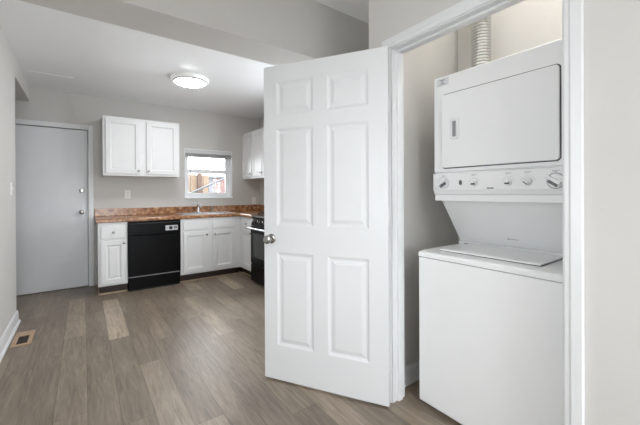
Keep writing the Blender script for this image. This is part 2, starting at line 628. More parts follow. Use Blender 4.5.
# ------------------------------------------------------------ entry door
def knob(bm, o, axis, s=1.0):
    return lathe(bm, [(0.031 * s, 0), (0.031 * s, 0.006 * s), (0.026 * s, 0.010 * s), (0.012 * s, 0.013 * s), (0.011 * s, 0.030 * s), (0.018 * s, 0.036 * s), (0.0265 * s, 0.045 * s),
                      (0.028 * s, 0.055 * s), (0.025 * s, 0.063 * s), (0.015 * s, 0.068 * s), (0, 0.069 * s)], o, axis, 28)


d1 = box('door_1', (DU0 + 0.008, DU1 - 0.007, V_BACK + 0.012, V_BACK + 0.055, 0.022, DZ1 - 0.008), M_EDOOR, None, 0.002)
tag(d1, 'flat cool-white entry door at the back left of the kitchen', 'door', kind='structure')
box('kick_plate', (DU0 + 0.012, DU1 - 0.012, V_BACK + 0.0095, V_BACK + 0.0118, 0.055, 0.350), M_EDOOR, d1, 0.001)
box('kick_strip', (DU0 + 0.012, DU1 - 0.012, V_BACK + 0.0085, V_BACK + 0.0118, 0.3505, 0.359), M_TRIM, d1, 0.001)
box('door_sweep', (DU0 + 0.012, DU1 - 0.012, V_BACK + 0.002, V_BACK + 0.0118, 0.008, 0.050), M_TRIM, d1, 0.002)
obj('door_knob', knob(bmesh.new(), (-0.018, V_BACK + 0.012, 0.98), (0, -1, 0)), M_NICKEL, d1, smooth=True)
db = obj('deadbolt', lathe(bmesh.new(), [(0.030, 0), (0.030, 0.008), (0.025, 0.014), (0.012, 0.016), (0, 0.016)], (-0.018, V_BACK + 0.012, 1.26), (0, -1, 0)), M_NICKEL, d1, smooth=True)
box('thumb_turn', (-0.022, -0.014, V_BACK - 0.018, V_BACK - 0.004, 1.243, 1.277), M_NICKEL, db, 0.002)
struct('trim_1', [(DU1, DU1 + 0.057, V_BACK - 0.018, V_BACK, 0, DZ1 + 0.06), (DU0 - 0.057, DU1, V_BACK - 0.018, V_BACK, DZ1, DZ1 + 0.06),
                  (DU0 - 0.057, DU0, V_BACK - 0.018, V_BACK, 0, DZ1)], M_TRIM, 0.004)
struct('trim_2', [(DU0, DU1, V_BACK + 0.056, VB2 - 0.002, 0, 0.02), (DU1 - 0.006, DU1, V_BACK + 0.056, VB2, 0.02, DZ1 - 0.006), (DU0, DU0 + 0.006, V_BACK + 0.056, VB2, 0.02, DZ1 - 0.006),
                  (DU0, DU1, V_BACK + 0.056, VB2, DZ1 - 0.006, DZ1), (DU0, DU1, VB2 - 0.001, VB2 + 0.03, 0, DZ1)], M_TRIM)

# ------------------------------------------------------------ laundry doorway trim
def casing_prof(w_=0.057):
    # (across, out) from the inner edge outwards
    return [(0, 0), (0, 0.010), (0.006, 0.013), (0.018, 0.013), (0.024, 0.017), (w_ - 0.003, 0.0165), (w_, 0.009), (w_, 0)]


bm = bmesh.new()
jf, jn, jz = 1.267, 0.443, 2.047
# far jamb casing, near jamb casing, head casing as mitred profiles
def casing_run(path, bm):
    """path = [(v, z, dv, dz)]: inner edge point and outward direction at each corner"""
    P = casing_prof()
    rings = []
    for v, z, dv, dz in path:
        rings.append([bm.verts.new((UW - out_, v + dv * a, z + dz * a)) for a, out_ in P])
    n = len(P)
    for A, B_ in zip(rings, rings[1:]):
        for i in range(n):
            bm.faces.new((A[i], A[(i + 1) % n], B_[(i + 1) % n], B_[i]))
    bm.faces.new(rings[0]); bm.faces.new(rings[-1][::-1])


casing_run([(jf + 0.008, 0, 1, 0), (jf + 0.008, jz + 0.006, 1, 1), (jn - 0.004, jz + 0.006, -1.06, 1), (jn - 0.004, 0, -1.06, 0)], bm)
bx(bm, UW - 0.001, 1.546, jf, JV1, 0, jz)
bx(bm, UW - 0.001, 1.546, JV0, jn, 0, jz)
bx(bm, UW - 0.001, 1.546, JV0, JV1, jz, JZ)
bx(bm, UW + 0.038, UW + 0.072, jf - 0.011, jf, 0, jz - 0.011)
bx(bm, UW + 0.038, UW + 0.072, jn, jn + 0.011, 0, jz - 0.011)
bx(bm, UW + 0.038, UW + 0.072, jn, jf, jz - 0.011, jz)
o = obj('trim_3', bm, M_TRIM); o['kind'] = 'structure'

# ------------------------------------------------------------ laundry door (open)
AZ = math.radians(31.386)
dd = Vector((-math.sin(AZ), math.cos(AZ), 0))
nn = Vector((-math.cos(AZ), -math.sin(AZ), 0))
HP = Vector((1.385, 1.245, 0))
d2 = thing('door_2', 'white six-panel door swung open in front of the laundry closet', 'door', (HP.x, HP.y, 0), kind='structure')

def dmap(a, b, n):
    return HP + dd * a + nn * n + Vector((0, 0, b))


panels = []
for a0, a1 in ((0.112, 0.368), (0.462, 0.718)):
    for b0, b1 in ((1.722, 1.935), (1.008, 1.632), (0.235, 0.835)):
        panels.append((a0, a1, b0, b1))
bm = bmesh.new()
relief(bm, 0, 0.813, 0.012, 2.042, 0.017, panels, PROF_DOOR, dmap)
relief(bm, 0, 0.813, 0.012, 2.042, 0.017, panels, PROF_DOOR, lambda a, b, n: dmap(a, b, -0.035 - n))
obj('door_slab', bm, M_DOOR, d2)
kb = knob(bmesh.new(), dmap(0.758, 0.922, 0), nn)
obj('door_knob', kb, M_NICKEL, d2, smooth=True)
kb = knob(bmesh.new(), dmap(0.758, 0.922, -0.035), -nn)
obj('door_knob', kb, M_NICKEL, d2, smooth=True)
bm = bmesh.new()
for a, b, n in ((0.8132, 0.895, -0.008), ):
    vs8 = [bm.verts.new(dmap(aa, bb, cc)) for aa, bb, cc in ((0.813, 0.893, -0.006), (0.813, 0.951, -0.006), (0.813, 0.951, -0.029), (0.813, 0.893, -0.029),
                                                         (0.8145, 0.893, -0.006), (0.8145, 0.951, -0.006), (0.8145, 0.951, -0.029), (0.8145, 0.893, -0.029))]
    for f in ((0, 1, 2, 3), (4, 5, 6, 7), (0, 1, 5, 4), (1, 2, 6, 5), (2, 3, 7, 6), (3, 0, 4, 7)):
        bm.faces.new([vs8[i] for i in f])
obj('latch_plate', bm, M_NICKEL, d2)
for zc_ in (1.72, 1.08, 0.245):
    bm = bmesh.new()
    pin = dmap(-0.004, 0, -0.037)
    lathe(bm, [(0.0055, -0.045), (0.0055, 0.045), (0.0035, 0.050), (0, 0.051)], (pin.x + 0.001, pin.y, zc_), (0, 0, 1), 12)
    P = dmap(-0.0015, zc_ - 0.045, 0)
    vs8 = [bm.verts.new(dmap(aa, bb, cc)) for aa, bb, cc in ((-0.002, zc_ - 0.045, -0.004), (-0.002, zc_ + 0.045, -0.004), (-0.002, zc_ + 0.045, -0.036), (-0.002, zc_ - 0.045, -0.036),
                                                         (0, zc_ - 0.045, -0.004), (0, zc_ + 0.045, -0.004), (0, zc_ + 0.045, -0.036), (0, zc_ - 0.045, -0.036))]
    for f in ((0, 1, 2, 3), (4, 5, 6, 7), (0, 1, 5, 4), (1, 2, 6, 5), (2, 3, 7, 6), (3, 0, 4, 7)):
        bm.faces.new([vs8[i] for i in f])
    bx(bm, UW - 0.0, UW + 0.032, jf - 0.002, jf, zc_ - 0.045, zc_ + 0.045)
    hg = obj('hinge', bm, M_TRIM, d2)

# ------------------------------------------------------------ kitchen window
wf = boxes('window_1', [
    (WU0, WU0 + 0.045, 5.315, 5.375, WZ0, WZ1), (WU1 - 0.045, WU1, 5.315, 5.375, WZ0, WZ1),
    (WU0 + 0.045, WU1 - 0.045, 5.315, 5.375, WZ0, WZ0 + 0.04), (WU0 + 0.045, WU1 - 0.045, 5.315, 5.375, WZ1 - 0.045, WZ1)], M_VINYL, None, 0.003)
tag(wf, 'white vinyl double-hung window over the kitchen sink', 'window', kind='structure')
boxes('window_liner', [(WU0 - 0.0, WU0 + 0.008, V_BACK - 0.004, 5.315, WZ0, WZ1), (WU1 - 0.008, WU1, V_BACK - 0.004, 5.315, WZ0, WZ1), (WU0 + 0.008, WU1 - 0.008, V_BACK - 0.004, 5.315, WZ1 - 0.008, WZ1)], M_VINYL, wf)
box('window_sill', (WU0 - 0.006, WU1 + 0.006, V_BACK - 0.022, 5.315, WZ0 - 0.004, WZ0 + 0.022), M_VINYL, wf, 0.004)
a0, a1 = WU0 + 0.045, WU1 - 0.045
def sash(z0, z1, y0, y1):
    s = boxes('window_sash', [(a0, a0 + 0.035, y0, y1, z0, z1), (a1 - 0.035, a1, y0, y1, z0, z1), (a0 + 0.035, a1 - 0.035, y0, y1, z0, z0 + 0.045), (a0 + 0.035, a1 - 0.035, y0, y1, z1 - 0.055, z1)], M_VINYL, wf, 0.003)
    box('pane', (a0 + 0.033, a1 - 0.033, (y0 + y1) / 2 - 0.002, (y0 + y1) / 2 + 0.002, z0 + 0.043, z1 - 0.053), M_GLASS, s)
    return s
sash(WZ0 + 0.04, 1.600, 5.322, 5.345)
s_ = sash(1.535, WZ1 - 0.045, 5.347, 5.370)
box('sash_lock', (1.60, 1.66, 5.308, 5.330, 1.601, 1.617), M_VINYL, wf, 0.003)

bl = thing('window_blind', 'pale window blind drawn all the way up at the top of the kitchen window', 'blind', (1.63, 5.27, 1.78))
box('head_rail', (WU0 + 0.010, WU1 - 0.010, V_BACK - 0.006, V_BACK + 0.045, 1.842, 1.900), M_BLIND, bl, 0.003)
boxes('slat_stack', [(WU0 + 0.014, WU1 - 0.014, V_BACK + 0.002, V_BACK + 0.040, 1.798 + 0.007 * k, 1.803 + 0.007 * k) for k in range(6)], M_BLINDS, bl)
box('bottom_rail', (WU0 + 0.014, WU1 - 0.014, V_BACK + 0.001, V_BACK + 0.041, 1.784, 1.797), M_BLINDS, bl, 0.002)
obj('tilt_wand', tube(bmesh.new(), [(WU0 + 0.085, V_BACK + 0.002, 1.842), (WU0 + 0.085, V_BACK - 0.003, 1.24)], 0.005, 8), M_BLINDS, bl)

# unseen window behind the camera, added to let in fill daylight
w2 = boxes('added_window_2', [(-0.45, -0.39, -2.70, -2.64, 0.4, 2.3), (1.09, 1.15, -2.70, -2.64, 0.4, 2.3), (-0.39, 1.09, -2.70, -2.64, 0.4, 0.46), (-0.39, 1.09, -2.70, -2.64, 2.24, 2.3), (0.33, 0.37, -2.69, -2.65, 0.46, 2.24)], M_VINYL)
tag(w2, kind='structure')
w3 = boxes('added_window_3', [(U_L - 0.10, U_L - 0.04, 0.50, 0.53, 0.65, 1.92), (U_L - 0.10, U_L - 0.04, 0.87, 0.90, 0.65, 1.92), (U_L - 0.10, U_L - 0.04, 0.53, 0.87, 0.65, 0.68), (U_L - 0.10, U_L - 0.04, 0.53, 0.87, 1.89, 1.92)], M_VINYL)  # unseen window added opposite the laundry to brighten it
tag(w3, kind='structure')
w4 = boxes('added_window_4', [(2.58, 2.64, 2.60, 2.64, 0.7, 2.3), (2.58, 2.64, 3.34, 3.38, 0.7, 2.3), (2.58, 2.64, 2.64, 3.34, 0.7, 0.74), (2.58, 2.64, 2.64, 3.34, 2.26, 2.3), (2.59, 2.63, 2.64, 3.34, 1.48, 1.51)], M_VINYL)  # hidden window added to brighten the kitchen ceiling and floor
tag(w4, kind='structure')
tag(w3, kind='structure')

# ------------------------------------------------------------ outdoors seen through the kitchen window
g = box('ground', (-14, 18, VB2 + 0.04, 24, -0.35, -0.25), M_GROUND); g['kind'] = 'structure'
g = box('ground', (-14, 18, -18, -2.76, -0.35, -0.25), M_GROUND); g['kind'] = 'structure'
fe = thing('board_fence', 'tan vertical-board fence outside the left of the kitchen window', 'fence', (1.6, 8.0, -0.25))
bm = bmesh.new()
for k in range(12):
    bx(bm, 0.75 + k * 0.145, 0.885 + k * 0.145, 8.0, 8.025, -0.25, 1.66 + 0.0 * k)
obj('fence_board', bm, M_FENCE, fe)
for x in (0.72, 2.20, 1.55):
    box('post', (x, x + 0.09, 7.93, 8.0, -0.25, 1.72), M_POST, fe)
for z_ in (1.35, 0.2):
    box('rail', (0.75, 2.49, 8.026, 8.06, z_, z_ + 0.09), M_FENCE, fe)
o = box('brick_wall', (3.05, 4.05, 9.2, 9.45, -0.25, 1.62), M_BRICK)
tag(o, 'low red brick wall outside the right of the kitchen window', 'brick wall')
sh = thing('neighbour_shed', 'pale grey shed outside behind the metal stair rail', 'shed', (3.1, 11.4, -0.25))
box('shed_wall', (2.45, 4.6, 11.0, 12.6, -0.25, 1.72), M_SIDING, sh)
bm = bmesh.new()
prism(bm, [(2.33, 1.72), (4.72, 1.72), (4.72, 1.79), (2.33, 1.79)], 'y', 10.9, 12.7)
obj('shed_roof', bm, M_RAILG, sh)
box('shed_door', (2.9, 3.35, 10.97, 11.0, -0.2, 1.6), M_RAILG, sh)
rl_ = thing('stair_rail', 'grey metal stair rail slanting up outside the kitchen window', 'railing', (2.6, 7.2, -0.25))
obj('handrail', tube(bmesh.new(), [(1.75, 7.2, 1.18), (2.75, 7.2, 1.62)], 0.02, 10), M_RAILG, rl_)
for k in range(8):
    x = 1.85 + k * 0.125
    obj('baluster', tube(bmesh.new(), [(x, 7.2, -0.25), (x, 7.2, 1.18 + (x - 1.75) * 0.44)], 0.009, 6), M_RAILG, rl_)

# ------------------------------------------------------------ cabinets
def cab_knob(p, axis, parent):
    return obj('knob', lathe(bmesh.new(), [(0.006, 0), (0.006, 0.012), (0.014, 0.017), (0.015, 0.023), (0.010, 0.027), (0, 0.028)], p, axis, 16), M_NICKEL, parent, smooth=True)


FV = 4.633                         # front plane of the base face frames, back run
def mback(y):
    return lambda a, b, n: Vector((a, y - n, b))      # front faces -v
def mright(x):
    return lambda a, b, n: Vector((x - n, a, b))      # front faces -u


def cab_door(a0, a1, b0, b1, MP, parent, prof, knob_at, axis, frame=0.05, name='door', T=0.020):
    bm = bmesh.new()
    relief(bm, a0, a1, b0, b1, T, [(a0 + frame, a1 - frame, b0 + frame, b1 - frame)], prof, lambda a, b, n: MP(a, b, n + T))
    o = obj(name, bm, M_CAB, parent, 0.0015)
    if knob_at:
        cab_knob(MP(knob_at[0], knob_at[1], T), axis, o)
    return o


def front_panel(a0, a1, b0, b1, MP, parent, name, knob_at, axis, T=0.015):
    bm = bmesh.new()
    relief(bm, a0, a1, b0, b1, T, [(a0 + 0.0, a1 - 0.0, b0 + 0.0, b1 - 0.0)][:0], [], lambda a, b, n: MP(a, b, n + T))
    o = obj(name, bm, M_CAB, parent, 0.005)
    if knob_at:
        cab_knob(MP(knob_at[0], knob_at[1], T), axis, o)
    return o


AB = (0, -1, 0)
AR = (-1, 0, 0)
# drawer cabinet left of dishwasher
c1 = thing('base_cabinet', 'narrow white base cabinet with one drawer, left of the black dishwasher', 'cabinet', (0.287, 4.93, 0))
boxes('body', [(0.135, 0.436, FV, V_BACK - 0.002, 0.11, 0.872)], M_CAB, c1, 0.001)
box('toe_kick', (0.150, 0.436, FV + 0.07, V_BACK - 0.01, 0.0, 0.11), M_TOE, c1)
mb = mback(FV)
front_panel(0.162, 0.418, 0.675, 0.830, mb, c1, 'drawer', (0.290, 0.752), AB)
cab_door(0.162, 0.418, 0.135, 0.650, mb, c1, PROF_RAISED, (0.396, 0.620), AB)
# sink cabinet
c2 = thing('base_cabinet', 'white sink base cabinet with two doors, right of the black dishwasher', 'cabinet', (1.48, 4.93, 0))
boxes('body', [(1.055, 1.899, FV, FV + 0.02, 0.11, 0.872), (1.055, 1.075, FV + 0.02, V_BACK - 0.002, 0.11, 0.872), (1.88, 1.90, FV + 0.02, V_BACK - 0.002, 0.11, 0.872), (1.075, 1.88, FV + 0.02, V_BACK - 0.002, 0.11, 0.128), (1.075, 1.88, 5.225, 5.241, 0.128, 0.872)], M_CAB, c2)
box('toe_kick', (1.055, 1.900, FV + 0.07, V_BACK - 0.01, 0.0, 0.11), M_TOE, c2)
front_panel(1.088, 1.412, 0.715, 0.838, mb, c2, 'false_drawer', None, AB)
front_panel(1.482, 1.806, 0.715, 0.838, mb, c2, 'false_drawer', None, AB)
cab_door(1.088, 1.412, 0.135, 0.690, mb, c2, PROF_SINK, (1.392, 0.640), AB)
cab_door(1.482, 1.806, 0.135, 0.690, mb, c2, PROF_SINK, (1.502, 0.640), AB)
# corner cabinet on the right run
FU = 1.90
SV1 = 4.155                        # stove's far side
c3 = thing('base_cabinet', 'white base cabinet with a small drawer between the corner and the black stove', 'cabinet', (2.2, 4.6, 0))
boxes('body', [(FU + 0.001, U_R - 0.002, SV1 + 0.008, V_BACK - 0.001, 0.1105, 0.8715)], M_CAB, c3)
box('toe_kick', (FU + 0.075, U_R - 0.01, SV1 + 0.008, V_BACK - 0.01, 0.0, 0.109), M_TOE, c3)
mr = mright(FU)
front_panel(SV1 + 0.03, 4.52, 0.715, 0.838, mr, c3, 'drawer', (4.35, 0.777), AR)
cab_door(SV1 + 0.03, 4.52, 0.135, 0.690, mr, c3, PROF_SINK, (4.20, 0.655), AR)
# unpainted shoe strips
struct('trim_4', [(0.140, 0.436, FV + 0.052, FV + 0.069, 0, 0.018), (0.140, 0.1495, FV + 0.069, V_BACK - 0.02, 0, 0.018), (1.055, FU + 0.058, FV + 0.052, FV + 0.069, 0, 0.016), (FU + 0.058, FU + 0.074, SV1 + 0.01, FV + 0.052, 0, 0.016)], M_SHOE, 0.003)

# upper cabinets
UD = 4.913
u1 = thing('wall_cabinet', 'white two-door wall cabinet hanging left of the kitchen window', 'cabinet', (0.652, 5.07, 1.45))
box('body', (0.198, 1.107, UD, V_BACK - 0.001, 1.45, 2.211), M_CAB, u1, 0.0015)
mu = mback(UD)
cab_door(0.228, 0.612, 1.480, 2.180, mu, u1, PROF_FLAT, (0.592, 1.520), AB)
cab_door(0.690, 1.078, 1.480, 2.180, mu, u1, PROF_FLAT, (0.710, 1.520), AB)
UU = 2.20
u2 = thing('wall_cabinet', 'white single-door wall cabinet in the kitchen corner right of the window', 'cabinet', (2.36, 5.04, 1.45))
box('body', (UU, U_R - 0.001, 4.832, V_BACK - 0.001, 1.45, 2.211), M_CAB, u2, 0.0015)
mu2 = mright(UU)
cab_door(4.852, 5.215, 1.480, 2.180, mu2, u2, PROF_FLAT, (4.880, 1.530), AR)
u3 = thing('wall_cabinet', 'white two-door wall cabinet on the right kitchen wall, nearer the open door', 'cabinet', (2.36, 4.47, 1.45))
box('body', (UU, U_R - 0.001, 4.110, 4.831, 1.45, 2.211), M_CAB, u3, 0.0015)
cab_door(4.480, 4.812, 1.480, 2.180, mu2, u3, PROF_FLAT, (4.505, 1.530), AR)
cab_door(4.130, 4.462, 1.480, 2.180, mu2, u3, PROF_FLAT, (4.437, 1.530), AR)

# ------------------------------------------------------------ countertop with backsplash
CT0, CT1 = 0.874, 0.914
SX0, SX1, SY0, SY1 = 1.115, 1.845, 4.735, 5.165     # sink cut-out
ct = thing('countertop', 'brown speckled laminate countertop running along the back kitchen wall', 'countertop', (1.3, 4.95, CT0))
bm = bmesh.new()
CF = 4.608
for d in ((0.118, SX0, CF + 0.02, V_BACK, CT0, CT1), (SX0, SX1, CF + 0.02, SY0, CT0, CT1), (SX0, SX1, SY1, V_BACK, CT0, CT1), (SX1, U_R, CF + 0.02, V_BACK, CT0, CT1),
          (1.895, U_R, SV1 + 0.006, CF + 0.02, CT0, CT1)):
    bx(bm, *d)
prof = [(CF + 0.02, CT0 - 0.002), (CF + 0.004, CT0 - 0.002), (CF, CT0 + 0.006), (CF, CT1 - 0.010), (CF + 0.006, CT1 - 0.002), (CF + 0.014, CT1 + 0.001), (CF + 0.02, CT1)]
prism(bm, prof, 'x', 0.118, 1.895)
prism(bm, [(1.875 + (p[0] - CF), p[1]) for p in prof], 'y', SV1 + 0.006, CF + 0.02)
obj('worktop', bm, M_COUNT, ct)
boxes('backsplash', [(0.118, U_R - 0.02, V_BACK - 0.020, V_BACK - 0.0005, CT1, 1.015), (U_R - 0.02, U_R - 0.0005, SV1 + 0.006, V_BACK - 0.0005, CT1, 1.015)], M_COUNT, ct, 0.004)

# sink
sk = thing('kitchen_sink', 'stainless steel double-bowl sink set in the countertop under the window', 'sink', (1.48, 4.95, CT1))
mid = 1.48
bm = bmesh.new()
z0, z1 = CT1 + 0.0008, CT1 + 0.007
for d in ((SX0 - 0.02, SX1 + 0.02, SY0 - 0.02, SY0 + 0.03, z0, z1), (SX0 - 0.02, SX1 + 0.02, SY1 - 0.07, SY1 + 0.02, z0, z1), (SX0 - 0.02, SX0 + 0.03, SY0 + 0.03, SY1 - 0.07, z0, z1),
          (SX1 - 0.03, SX1 + 0.02, SY0 + 0.03, SY1 - 0.07, z0, z1), (mid - 0.02, mid + 0.02, SY0 + 0.03, SY1 - 0.07, z0, z1)):
    bx(bm, *d)
obj('sink_rim', bm, M_STEEL, sk, 0.003)
def bowl(x0, x1, y0, y1):
    bm = bmesh.new()
    t = 0.002
    d = 0.17
    bx(bm, x0, x1, y0, y1, z0 - d, z0 - d + t)
    bx(bm, x0, x0 + t, y0, y1, z0 - d + t, z0)
    bx(bm, x1 - t, x1, y0, y1, z0 - d + t, z0)
    bx(bm, x0 + t, x1 - t, y0, y0 + t, z0 - d + t, z0)
    bx(bm, x0 + t, x1 - t, y1 - t, y1, z0 - d + t, z0)
    o = obj('bowl', bm, M_STEEL, sk)
    obj('drain', lathe(bmesh.new(), [(0.04, 0), (0.04, 0.003), (0.03, 0.004), (0, 0.002)], ((x0 + x1) / 2, (y0 + y1) / 2, z0 - d + t), (0, 0, 1), 20), M_CHROME, o, smooth=True)
bowl(SX0 + 0.03, mid - 0.02, SY0 + 0.03, SY1 - 0.07)
bowl(mid + 0.02, SX1 - 0.03, SY0 + 0.03, SY1 - 0.07)

fz = z1
fc = thing('kitchen_faucet', 'chrome single-lever faucet standing on the back rim of the sink', 'faucet', (1.425, 5.13, fz))
bm = bmesh.new()
prism(bm, [(1.425 + 0.075 * math.cos(t * PI / 12), 5.13 + 0.022 * math.sin(t * PI / 12)) for t in range(24)], 'z', fz, fz + 0.010)
obj('base_plate', bm, M_CHROME, fc, 0.003)
obj('faucet_body', lathe(bmesh.new(), [(0.024, 0), (0.024, 0.01), (0.019, 0.02), (0.018, 0.10), (0.021, 0.11), (0.020, 0.128), (0.010, 0.135), (0, 0.136)], (1.425, 5.13, fz + 0.010), (0, 0, 1), 20), M_CHROME, fc, smooth=True)
obj('spout', tube(bmesh.new(), [(1.425, 5.125, fz + 0.075), (1.423, 5.08, fz + 0.105), (1.42, 5.03, fz + 0.118), (1.418, 4.985, fz + 0.112), (1.417, 4.96, fz + 0.085)], [0.013, 0.012, 0.011, 0.011, 0.012], 12), M_CHROME, fc, smooth=True)
obj('lever', tube(bmesh.new(), [(1.425, 5.13, fz + 0.142), (1.40, 5.12, fz + 0.155), (1.335, 5.105, fz + 0.168)], [0.012, 0.009, 0.006], 10), M_CHROME, fc, smooth=True)
sp = thing('side_sprayer', 'small chrome sprayer standing to the right of the kitchen faucet', 'sprayer', (1.635, 5.13, fz))
obj('sprayer_base', lathe(bmesh.new(), [(0.022, 0), (0.020, 0.012), (0.013, 0.018), (0, 0.018)], (1.635, 5.13, fz), (0, 0, 1), 16), M_CHROME, sp, smooth=True)
obj('sprayer_head', lathe(bmesh.new(), [(0.010, 0.018), (0.012, 0.05), (0.016, 0.075), (0.015, 0.092), (0.006, 0.098), (0, 0.098)], (1.635, 5.13, fz), (0, 0, 1), 16), M_CHROME, sp, smooth=True)

# ------------------------------------------------------------ dishwasher
dw = thing('dishwasher', 'black built-in dishwasher under the counter between white cabinets', 'dishwasher', (0.745, 4.9, 0))
X0, X1 = 0.440, 1.050
box('body', (X0, X1, FV + 0.005, V_BACK - 0.03, 0.10, 0.868), M_BLACK, dw)
dr = box('door', (X0 + 0.003, X1 - 0.003, FV - 0.030, FV + 0.004, 0.185, 0.688), M_BLACK, dw, 0.004)
cp = box('control_panel', (X0 + 0.003, X1 - 0.003, FV - 0.036, FV + 0.004, 0.696, 0.846), M_BLACK, dw, 0.005)
box('handle_lip', (X0 + 0.003, X1 - 0.003, FV - 0.040, FV - 0.030, 0.836, 0.848), M_BLACKM, cp, 0.003)
box('dial_plate', (0.862, 1.012, FV - 0.0385, FV - 0.0362, 0.735, 0.800), M_STEEL, cp, 0.001)
obj('dial', lathe(bmesh.new(), [(0.022, 0), (0.022, 0.008), (0.017, 0.02), (0, 0.02)], (0.925, FV - 0.0386, 0.768), AB, 20), M_BLACKM, cp, smooth=True)
for x in (0.972, 0.990):
    box('push_button', (x - 0.006, x + 0.006, FV - 0.044, FV - 0.0386, 0.755, 0.785), M_BLACKM, cp, 0.001)
box('badge', (0.870, 0.895, FV - 0.0395, FV - 0.0386, 0.764, 0.772), M_GREYP, cp)
boxes('access_plate', [(X0 + 0.006, X1 - 0.006, FV - 0.012, FV + 0.004, 0.020, 0.172)], M_BLACK, dw, 0.003)
box('trim_strip', (X0 + 0.003, X1 - 0.003, FV - 0.027, FV + 0.004, 0.174, 0.1835), M_GREYP, dw, 0.001)
boxes('base', [(X0 + 0.01, X1 - 0.01, FV + 0.01, V_BACK - 0.05, 0.0, 0.10)], M_BLACKM, dw)

# ------------------------------------------------------------ stove
SU = 1.862
SV0 = 3.395
st = thing('gas_stove', 'black gas stove at the right kitchen wall, partly behind the open door', 'stove', (2.17, 3.77, 0))
box('body', (SU + 0.02, U_R - 0.012, SV0, SV1, 0.025, 0.895), M_BLACK, st, 0.003)
for x in (SU + 0.06, U_R - 0.08):
    for y in (SV0 + 0.05, SV1 - 0.05):
        obj('leg', lathe(bmesh.new(), [(0.02, 0), (0.015, 0.025)], (x, y, 0), (0, 0, 1), 12), M_BLACKM, st)
od = box('oven_door', (SU - 0.012, SU + 0.019, SV0 + 0.004, SV1 - 0.004, 0.265, 0.770), M_BLACK, st, 0.004)
box('oven_window', (SU - 0.0145, SU - 0.0121, SV0 + 0.11, SV1 - 0.09, 0.36, 0.68), M_GLASSB, od)
bm = bmesh.new()
tube(bm, [(SU - 0.055, SV0 + 0.04, 0.745), (SU - 0.055, SV1 - 0.02, 0.745)], 0.011, 12)
for y in (SV0 + 0.06, SV1 - 0.05):
    tube(bm, [(SU - 0.055, y, 0.745), (SU - 0.013, y, 0.745)], 0.008, 8)
obj('oven_handle', bm, M_STEEL, od, smooth=True)
box('storage_drawer', (SU - 0.010, SU + 0.019, SV0 + 0.004, SV1 - 0.004, 0.032, 0.255), M_BLACK, st, 0.004)
bm = bmesh.new()
prism(bm, [(SU - 0.006, 0.780), (SU + 0.035, 0.895), (SU + 0.06, 0.895), (SU + 0.02, 0.780)], 'y', SV0, SV1)
cpn = obj('control_panel', bm, M_BLACK, st, 0.002)
for k in range(5):
    y = SV0 + 0.09 + k * 0.145
    obj('burner_knob', lathe(bmesh.new(), [(0.024, 0), (0.024, 0.006), (0.018, 0.010), (0.016, 0.030), (0, 0.031)], (SU + 0.012, y, 0.835), (-0.94, 0, 0.34), 18), M_NICKEL, cpn, smooth=True)
box('cooktop', (SU + 0.005, U_R - 0.014, SV0 - 0.002, SV1 + 0.002, 0.896, 0.920), M_BLACK, st, 0.004)
box('cooktop_trim', (SU + 0.0, SU + 0.0049, SV0 - 0.002, SV1 + 0.002, 0.894, 0.918), M_NICKEL, st)
box('back_guard', (U_R - 0.07, U_R - 0.013, SV0, SV1, 0.9205, 1.04), M_BLACK, st, 0.004)
for cx_ in (SU + 0.18, SU + 0.42):
    for cy_ in (SV0 + 0.19, SV1 - 0.19):
        bm = bmesh.new()
        for s in (-1, 0, 1):
            bx(bm, cx_ - 0.11, cx_ + 0.11, cy_ + s * 0.11 - 0.006, cy_ + s * 0.11 + 0.006, 0.940, 0.952)
            bx(bm, cx_ + s * 0.104 - 0.006, cx_ + s * 0.104 + 0.006, cy_ - 0.116, cy_ + 0.116, 0.940, 0.952)
        for sx in (-1, 1):
            for sy in (-1, 1):
                bx(bm, cx_ + sx * 0.104 - 0.006, cx_ + sx * 0.104 + 0.006, cy_ + sy * 0.11 - 0.006, cy_ + sy * 0.11 + 0.006, 0.9205, 0.940)
        obj('grate', bm, M_BLACKM, st)
        obj('burner', lathe(bmesh.new(), [(0.045, 0), (0.045, 0.008), (0.034, 0.012), (0.034, 0.017), (0, 0.018)], (cx_, cy_, 0.9205), (0, 0, 1), 20), M_BLACKM, st, smooth=True)

# ------------------------------------------------------------ ceiling lamp
def ceiling_lamp(x, y, z, label, lens, r=0.19):
    cl = thing('ceiling_light', label, 'ceiling light', (x, y, z))
    obj('canopy', lathe(bmesh.new(), [(r * 0.97, 0), (r, -0.008), (r * 0.99, -0.026), (r * 0.95, -0.034), (r * 0.86, -0.036), (r * 0.845, -0.028), (0, -0.028)], (x, y, z), (0, 0, 1), 48), M_RIM, cl, smooth=True)
    obj('ring', lathe(bmesh.new(), [(r * 0.842, -0.0285), (r * 0.842, -0.046), (r * 0.815, -0.048), (r * 0.80, -0.040), (r * 0.80, -0.0285)], (x, y, z), (0, 0, 1), 48), M_GREYP, cl, smooth=True)
    obj('diffuser', lathe(bmesh.new(), [(r * 0.79, -0.0285), (r * 0.79, -0.040), (r * 0.75, -0.052), (r * 0.62, -0.063), (r * 0.4, -0.070), (r * 0.15, -0.073), (0, -0.0735)], (x, y, z), (0, 0, 1), 48), lens, cl, smooth=True)


ceiling_lamp(0.985, 3.84, ZK, 'round flush ceiling light glowing white on the kitchen ceiling', M_LENS, 0.205)
ceiling_lamp(0.30, -1.0, ZL, 'added fill light, a round flush ceiling lamp unseen behind the viewer', M_FILL_LENS, 0.2)  # unseen lamp added to brighten the near room

